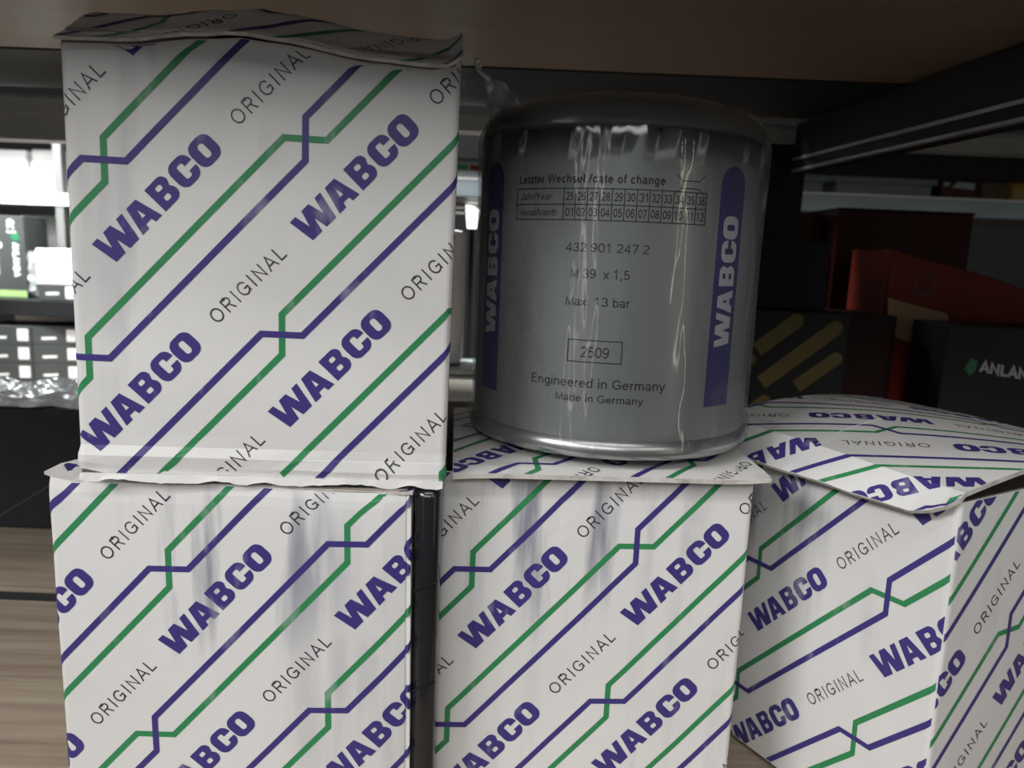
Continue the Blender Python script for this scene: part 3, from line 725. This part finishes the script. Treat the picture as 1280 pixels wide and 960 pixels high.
# side beam running from the rear upright to the front, with two bare edges
def side_bar(name, z0, z1, x_off, th, m, parent):
    bm = bmesh.new()
    A = Vector((.265 + x_off, .770 - .5, .9)); B = Vector((.329 + x_off, .245 - .5, .9)); n = Vector((1, 0, 0)) * th
    vs = [bm.verts.new(p + Vector((0, 0, z))) for z in (z0, z1) for p in (A, B, B + n, A + n)]
    for f in ((0, 1, 2, 3), (7, 6, 5, 4), (0, 4, 5, 1), (1, 5, 6, 2), (2, 6, 7, 3), (3, 7, 4, 0)): bm.faces.new([vs[i] for i in f])
    bmesh.ops.recalc_face_normals(bm, faces=bm.faces[:])
    return obj(name, bm, m, parent)
sb = side_bar('side_beam', .3525, .3975, 0, .02, M['black_steel'], rack)
side_bar('bare_edge', .3520, .3542, -.0018, .006, M['bare_steel'], sb)
side_bar('bare_edge', .3625, .3650, -.0018, .003, M['bare_steel'], sb)

# ---------------------------------------------------------------- rack behind
rack2 = thing('shelf_rack', 'dark steel rack behind the front rack, holding dark boxes', 'shelf', loc=(0, 1.0, -0.9))
def r2(name, x0, x1, y0, y1, z0, z1, m, bev=0.0, parent=None):
    bm = bmesh.new(); add_box(bm, x0, x1, y0 - 1.0, y1 - 1.0, z0 + .9, z1 + .9, bev=bev); return obj(name, bm, m, parent or rack2)
r2('board', -0.9, 1.1, 0.806, 1.16, -0.018, 0.0, M['wood'], .001)
r2('board', 0.16, 1.1, 0.806, 1.16, 0.47, 0.488, M['wood_under'], .001)  # unseen upper board, added to keep the boxes below it dark
for x in (-0.9, 1.06): r2('upright', x, x + .038, 1.125, 1.16, -0.9, 0.469, M['black_steel'], .001)
r2('front_beam', -0.9, 1.1, 0.806, 0.83, -0.06, -0.0185, M['black_steel'], .001)

def simple_box(name, label, cat, x, y, z, w, d, h, rz, m, group=None, bev=0.0015, seam=None):
    t = thing(name, label, cat, loc=(x, y, z), rz=math.radians(rz), group=group)
    box_obj('carton_body', (-w / 2, w / 2, -d / 2, d / 2, 0, h), m, t, bev)
    if seam: box_obj('lid_flap', (-w / 2 - .001, w / 2 + .001, -d / 2 - .001, d / 2 + .001, h, h + .0025), seam, t, .0008)
    return t
def front_print(t, name, mesh2d, fn, m, d):
    bm = bmesh.new(); place(bm, mesh2d, fn, 0)
    for v in bm.verts: v.co = Vector((v.co.x, -d / 2 - .0004, v.co.y))
    return obj(name, bm, m, t)
def poly2(pts): return pts, [tuple(range(len(pts)))]

# right-hand dark boxes at the back of the front rack
sbx = simple_box('striped_box', 'black and yellow diagonally striped box behind the canister', 'box', .2295, .672, .0005, .085, .10, .2245, 0, M['black_card'])
def diag(x0, z0, x1, z1, wd, name='yellow_stripe', r0=False):
    A = Vector((x0 - .2295, z0)); B = Vector((x1 - .2295, z1)); d = (B - A).normalized(); n = Vector((-d.y, d.x)) * wd / 2
    pts = [A - n, B - n] + [B + d * (wd / 2 * math.sin(math.radians(a))) - n * math.cos(math.radians(a)) for a in (30, 60, 90, 120, 150)] + [B + n, A + n]
    front_print(sbx, name, ([(p.x, p.y) for p in pts], [tuple(range(len(pts)))]), lambda x, y: (x, y), M['yellow_card'], .10)
diag(.199, .192, .229, .217, .012); diag(.205, .165, .261, .212, .0125); diag(.234, .163, .264, .187, .011)
diag(.193, .137, .209, .150, .010); diag(.222, .137, .238, .150, .010); diag(.188, .178, .194, .184, .010)
bb = simple_box('brown_box', 'dark brown carton standing between the striped box and the black box', 'box', .3085, .705, .0005, .047, .08, .222, 0, M['dark_brown_card'])
ab = simple_box('black_box', 'black carton with white brand lettering at the right edge, behind the right carton', 'box', .430, .652, .0005, .150, .06, .2185, -2, M['black_card'])
front_print(ab, 'white_lettering', text_mesh('ANLANDA', .0088, .057, .04, .24), lambda x, y: (-.046 + x, .1815 - x * .14 + y), M['silver_text'], .06)
front_print(ab, 'leaf_emblem', poly2([(-.058, .183), (-.053, .178), (-.049, .181), (-.048, .190), (-.054, .192)]), lambda x, y: (x, y), M['leaf_green'], .06)
nb = simple_box('navy_box', 'dark navy carton lying on top of the striped box', 'box', .222, .680, .2260, .066, .09, .057, 0, M['navy_card'])
rb = thing('red_box', 'orange red box with sloping top and round maroon ring, behind the black carton', 'box', loc=(.400, .750, .0005), rz=0)
bm = bmesh.new(); fr_ = [(-.064, 0), (.075, 0), (.075, .243), (.035, .257), (-.064, .280)]
A = [bm.verts.new((x, -.050, z)) for x, z in fr_]; B = [bm.verts.new((x, .030, z)) for x, z in fr_]
bm.faces.new(A); bm.faces.new(B[::-1])
for i in range(5): bm.faces.new((A[i], B[i], B[(i + 1) % 5], A[(i + 1) % 5]))
bmesh.ops.recalc_face_normals(bm, faces=bm.faces[:]); bmesh.ops.bevel(bm, geom=bm.edges[:], offset=.0012, segments=1, affect='EDGES')
obj('carton_body', bm, M['red'], rb)
front_print(rb, 'maroon_ring', outlines_mesh([arc(-.030, .249, .0105, 0, 342, 19), arc(-.030, .249, .0065, 0, 342, 19)]), lambda x, y: (x, y), M['maroon'], .10)
# brown flap hanging down in front of the red box
bm = bmesh.new(); pts = [(-.0625, .236), (-.008, .224), (-.006, .215), (-.026, .193), (-.0615, .203)]
A = [bm.verts.new((x, -.0503 - .006 * (.24 - z) / .04, z)) for x, z in pts]; B = [bm.verts.new((v.co.x, v.co.y - .0016, v.co.z)) for v in A]
bm.faces.new(A); bm.faces.new(B[::-1])
for i in range(5): bm.faces.new((A[i], B[i], B[(i + 1) % 5], A[(i + 1) % 5]))
bmesh.ops.recalc_face_normals(bm, faces=bm.faces[:])
obj('hanging_flap', bm, M['pale_card'], rb)['label'] = 'plain brown torn flap'
dk = simple_box('dark_red_box', 'large dark red carton with a dark lid, below the grey beam', 'box', .4120, .888, .0005, .143, .11, .3225, 0, M['dark_red'], seam=M['dark_brown_card'])
rs = simple_box('red_box', 'small red carton beside the black upright, left of the dark red carton', 'box', .3100, .900, .0005, .050, .08, .320, 0, M['dark_red'])

# rack further back: right-hand beam with trays on it
rack3 = thing('shelf_rack', 'blue grey steel beam shelf far behind, carrying grey trays', 'shelf', loc=(.5, 1.3, -0.9))
def r3(name, x0, x1, y0, y1, z0, z1, m, bev=0.0, parent=None):
    bm = bmesh.new(); add_box(bm, x0 - .5, x1 - .5, y0 - 1.3, y1 - 1.3, z0 + .9, z1 + .9, bev=bev); return obj(name, bm, m, parent or rack3)
bm3 = r3('front_beam', -.36, 1.2, 1.20, 1.23, .3485, .3755, M['blue_grey_steel'], .001)
r3('beam_lip', -.36, 1.2, 1.197, 1.1999, .3735, .3760, M['white_steel'], 0, bm3)
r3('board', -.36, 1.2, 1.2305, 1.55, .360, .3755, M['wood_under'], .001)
for x in (-.355, 1.16): r3('upright', x, x + .036, 1.5505, 1.58, -.9, .9, M['black_steel'], .001)
r3('front_beam', -.36, 1.2, 1.20, 1.23, .4050, .4600, M['black_steel'], .001)
def tray(label, x, y, w, d, h):
    t = thing('plastic_tray', label, 'tray', loc=(x, y, .3757), group='grey trays on the far beam')
    bm = bmesh.new(); add_box(bm, -w / 2 + .006, w / 2 - .006, -d / 2 + .006, d / 2 - .006, 0, h * .7, bev=.003); obj('tray_body', bm, M['tray'], t)
    bm = bmesh.new(); add_box(bm, -w / 2, w / 2, -d / 2, d / 2, h * .7, h, bev=.003); obj('tray_rim', bm, M['tray'], t)
    return t
tray('grey plastic tray on the far beam, cut off by the black upright', .440, 1.32, .105, .12, .034)
tray('wide grey plastic tray on the far beam, right of the other tray', .585, 1.32, .165, .12, .034)
t = simple_box('red_pack', 'small red and white pack on the far beam beside the wide tray', 'pack', .702, 1.30, .3757, .058, .08, .036, 0, M['maroon'])
front_print(t, 'white_patch', poly2([(-.012, .022), (.024, .020), (.024, .030), (-.004, .031)]), lambda x, y: (x, y), M['white'], .08)
front_print(t, 'white_mark', poly2([(-.026, .024), (-.016, .024), (-.016, .030), (-.026, .030)]), lambda x, y: (x, y), M['white'], .08)
simple_box('brown_pack', 'brown pack on the far beam between the red pack and the yellow one', 'pack', .760, 1.30, .3757, .042, .08, .036, 0, M['brown_card'])
t = thing('yellow_bottle', 'yellow plastic jug lying at the right end of the far beam', 'bottle', loc=(.83, 1.30, .3757))
bm = bmesh.new(); add_box(bm, -.046, .046, -.04, .04, 0, .05, bev=.008); obj('jug_body', bm, M['yellow_plastic'], t, smooth=True)
bm = bmesh.new(); add_tube(bm, [(-.02, 0, .05), (-.02, 0, .07)], .014, 14); obj('cap', bm, M['white'], t, smooth=True)

# ---------------------------------------------------------------- things seen through the gap by the canister
simple_box('dusty_box', 'dusty brown carton low in the gap between upper carton and canister', 'box', -.050, .665, .0005, .085, .11, .139, 4, M['dusty_card'], seam=M['dusty_card'])
t = simple_box('black_box', 'plain black carton in the gap behind the dusty brown carton', 'box', -.075, .88, .0005, .13, .10, .1035, 0, M['black_card'])
t = thing('film_bundle', 'folded silvery film bundle lying on the black carton in the gap', 'film', loc=(-.075, .88, .1042))
for k in range(4):
    bm = bmesh.new(); add_box(bm, -.06 + .002 * k, .055 - .001 * k, -.046 + .001 * k, .045, .0078 * k, .0078 * k + .0068, bev=.002)
    for v in bm.verts: v.co.z += .0012 * math.sin(v.co.x * 90 + k)
    obj('film_fold', bm, M['tray'], t, smooth=True)
simple_box('grey_bag', 'tall grey pouch standing on the film bundle beside the upper carton', 'bag', -.078, .88, .1365, .036, .05, .150, 0, M['white'], bev=.008)
t = simple_box('far_box', 'pale box with green and orange marks on the far beam, in the gap', 'box', -.09, 1.30, .3757, .12, .08, .028, 0, M['tray'])
front_print(t, 'green_mark', poly2([(-.02, .018), (.006, .018), (.006, .027), (-.02, .027)]), lambda x, y: (x, y), M['leaf_green'], .08)
front_print(t, 'orange_mark', poly2([(.008, .018), (.040, .018), (.040, .027), (.008, .027)]), lambda x, y: (x, y), M['red'], .08)
wr = thing('wire_shelf', 'three thin pale shelf rails seen through the gap by the canister', 'shelf', loc=(-.09, 1.24, -.9))
for z in (.3450, .3335, .3255):
    bm = bmesh.new(); add_box(bm, -.15, .15, -.003, .003, z + .9 - .0012, z + .9 + .0012); obj('rail', bm, M['white_steel'], wr)
for x in (-.15, .15):
    bm = bmesh.new(); add_box(bm, x - .004, x + .004, .0032, .011, 0, 1.247); obj('post', bm, M['white_steel'], wr)
t = thing('lamp_panel', 'small bright lamp panel glowing in the gap by the canister', 'lamp', loc=(-.096, 1.62, -.9))
bm = bmesh.new(); vs = [bm.verts.new(p) for p in ((-.010, 0, 1.216), (.008, 0, 1.216), (.0135, 0, 1.258), (-.0145, 0, 1.262))]; bm.faces.new(vs)
r = bmesh.ops.extrude_face_region(bm, geom=bm.faces[:]); bmesh.ops.translate(bm, verts=[v for v in r['geom'] if isinstance(v, bmesh.types.BMVert)], vec=(0, .008, 0))
bmesh.ops.recalc_face_normals(bm, faces=bm.faces[:]); obj('lit_diffuser', bm, M['lamp'], t)
box_obj('stand', (-.006, .004, .001, .007, 0, 1.2158), M['black_steel'], t)

# ---------------------------------------------------------------- left background
bk = simple_box('black_box', 'large black carton behind the left carton, crumpled film on top', 'box', -.475, .704, .0005, .24, .10, .110, 0, M['black_card'], bev=.003)
front_print(bk, 'grey_strap_line', poly2([(.01, .005), (.11, .070), (.1112, .0695), (.0112, .0045)]), lambda x, y: (x, y), M['dark_card'], .10)
def crumple(name, label, loc, w, d, h, nx, ny, seed, m):
    r = random.Random(seed); bm = bmesh.new(); G = []
    for i in range(nx + 1):
        G.append([bm.verts.new((-w / 2 + w * i / nx + r.uniform(-.3, .3) * w / nx, -d / 2 + d * j / ny + r.uniform(-.3, .3) * d / ny,
                                .0008 + h * r.random() ** 1.3 * (math.sin(math.pi * i / nx) * .6 + .4) * (0.25 if j == 0 else 1))) for j in range(ny + 1)])
    for i in range(nx):
        for j in range(ny):
            bm.faces.new((G[i][j], G[i + 1][j], G[i + 1][j + 1])); bm.faces.new((G[i][j], G[i + 1][j + 1], G[i][j + 1]))
    o = obj(name, bm, m); o.location = loc; return tag(o, label, 'film')
crumple('plastic_film', 'crumpled clear plastic film lying over the large black carton', (-.475, .702, .1112), .23, .094, .014, 16, 9, 3, M['film_tuft'])

rack4 = thing('shelf_rack', 'pale steel rack at the far left under bright light', 'shelf', loc=(-.9, 1.4, -.9))
def r4(name, x0, x1, y0, y1, z0, z1, m, bev=0.0):
    bm = bmesh.new(); add_box(bm, x0 + .9, x1 + .9, y0 - 1.4, y1 - 1.4, z0 + .9, z1 + .9, bev=bev); return obj(name, bm, m, rack4)
r4('board', -1.35, -.70, 1.20, 1.52, -.020, -.002, M['wood'], .001)
r4('board', -1.35, -.70, 1.22, 1.52, .136, .160, M['black_steel'], .001)
r4('shelf_beam', -1.35, -.70, 1.325, 1.345, .315, .335, M['white_steel'], .001)
r4('board', -1.35, -.70, 1.3455, 1.52, .318, .334, M['white_steel'], .001)
r4('shelf_beam', -1.35, -.70, 1.325, 1.345, .419, .455, M['grey_steel'], .001)
r4('upright', -.790, -.776, 1.327, 1.343, .1605, .3148, M['dark_post'], .001)
r4('upright', -.790, -.776, 1.327, 1.343, .3352, .4188, M['dark_post'], .001)
r4('upright', -.790, -.770, 1.5205, 1.545, -.9, .46, M['white_steel'], .001)
r4('upright', -1.34, -1.32, 1.5205, 1.545, -.9, .46, M['white_steel'], .001)
# stack of small dark boxes with white labels
proto = None; cnt = 0
names_row = ['bottom', 'second', 'third', 'fourth']
def stack_box():
    t = thing('parts_box', '', 'box', loc=(0, 0, 0), group='stacked dark parts boxes')
    box_obj('carton_body', (-.037, .037, -.045, .045, 0, .0295), M['dark_card'], t, .001)
    front_print(t, 'white_label', poly2([(.016, .006), (.032, .006), (.032, .025), (.016, .025)]), lambda x, y: (x, y), M['white'], .09)
    front_print(t, 'white_print', poly2([(-.022, .008), (.000, .009), (.000, .013), (-.022, .012)]), lambda x, y: (x, y), M['white'], .09)
    return t
def copy_tree(o):
    c = o.copy(); COL.objects.link(c)
    for ch in list(o.children):
        k = ch.copy(); COL.objects.link(k); k.parent = c
    return c
sb0 = stack_box()
for c, (x, y) in enumerate(((-.822, 1.262), (-.750, 1.275))):
    for r in range(4):
        o = sb0 if (c == 0 and r == 0) else copy_tree(sb0)
        o.location = (x, y, -.0018 + r * .0302 + 0.0); o.rotation_euler = (0, 0, math.radians(9))
        o['label'] = 'small dark parts box, %s of the %s stack behind the black carton' % (('lowest', 'second from bottom', 'third from bottom', 'topmost')[r], ('left', 'right')[c])
# things on the shelf above
gb = simple_box('black_box', 'upright black box with white lettering and green foot at the left edge', 'box', -.868, 1.300, .1602, .115, .07, .133, 3, M['dark_card'])
def turned(x0, z1, k): return lambda x, y: (x0 + y, z1 - x)
front_print(gb, 'white_lettering', text_mesh('ANLANDA', .0095, .056, .04, .24), turned(.038, .090, 1), M['white'], .07)
front_print(gb, 'small_print', text_mesh('Your quality parts partner', .0030, .030), turned(.013, .066, 1), M['white'], .07)
front_print(gb, 'small_print', text_mesh('R', .014, .012, 0, .2), lambda x, y: (.031 + x, .112 + y), M['tray'], .07)
front_print(gb, 'small_print', text_mesh('PARTS', .0035, .015, 0, .2), lambda x, y: (.030 + x, .105 + y), M['white'], .07)
front_print(gb, 'round_mark', poly2(arc(.016, .085, .0055, 0, 345, 20)), lambda x, y: (x, y), M['white'], .07)
front_print(gb, 'leaf_emblem', poly2([(.035, .099), (.042, .092), (.050, .095), (.048, .104), (.040, .106)]), lambda x, y: (x, y), M['leaf_green'], .07)
front_print(gb, 'green_foot', poly2([(-.057, .001), (.057, .001), (.057, .012), (-.057, .012)]), lambda x, y: (x, y), M['pale_green'], .07)
t = simple_box('parts_box', 'small dark box with white label on the shelf beside the upright black box', 'box', -.741, 1.275, .1605, .060, .09, .026, 6, M['dark_card'])
front_print(t, 'white_label', poly2([(.012, .004), (.028, .004), (.028, .023), (.012, .023)]), lambda x, y: (x, y), M['white'], .09)
front_print(t, 'white_print', poly2([(-.018, .009), (.002, .010), (.002, .014), (-.018, .013)]), lambda x, y: (x, y), M['white'], .09)
t = simple_box('white_box', 'pale box with slanted grey marks lying on the small dark shelf box', 'box', -.741, 1.275, .1868, .060, .09, .056, 6, M['white'])
for k in range(3): front_print(t, 'grey_mark', poly2([(-.024 + .017 * k, .006), (-.021 + .017 * k, .006), (-.006 + .014 * k, .04), (-.010 + .014 * k, .04)]), lambda x, y: (x, y), M['tray'], .09)
crumple('plastic_film', 'bunched clear film hanging beside the upright black box', (0, 0, 0), .024, .03, .012, 5, 8, 6, M['film_tuft'])
o = bpy.data.objects['plastic_film.001']; o.location = (-.803, 1.262, .1604)
for v in o.data.vertices:
    x, y, z = v.co; v.co = (x * .8 - .0, -z * 1.2 + .02, (y + .0165) * 2.4)
# overexposed white cartons on the top left shelf
k = 0
for x, z, w_, h_, nm in ((-.905, .3345, .115, .040, 'lowest at the left'), (-.815, .3345, .058, .027, 'lowest at the right'), (-.905, .3750, .105, .032, 'second at the left'), (-.815, .3620, .058, .025, 'second at the right'), (-.815, .3875, .055, .022, 'topmost at the right')):
    simple_box('white_box', 'glaring white carton on the top left shelf, %s' % nm, 'box', x, 1.40, z, w_, .09, h_, 0, M['white'], group='white cartons on the top left shelf', bev=.002)
simple_box('white_box', 'pale backing carton behind the upright black box on the left shelf', 'box', -.83, 1.46, .1602, .16, .08, .14, 0, M['white'], bev=.002)
simple_box('white_box', 'long pale carton behind the stacked dark parts boxes', 'box', -.80, 1.42, -.0018, .20, .10, .130, 0, M['white'], bev=.002)

# ---------------------------------------------------------------- setting
def structure(name, dims, m):
    bm = bmesh.new(); add_box(bm, *dims); o = obj(name, bm, m); o['kind'] = 'structure'; return o
structure('floor', (-4, 4, -3, 3.0, -1.0, -0.9), M['concrete'])
structure('wall_back', (-4, 4, 2.9, 3.0, -0.9, 2.6), M['wall'])
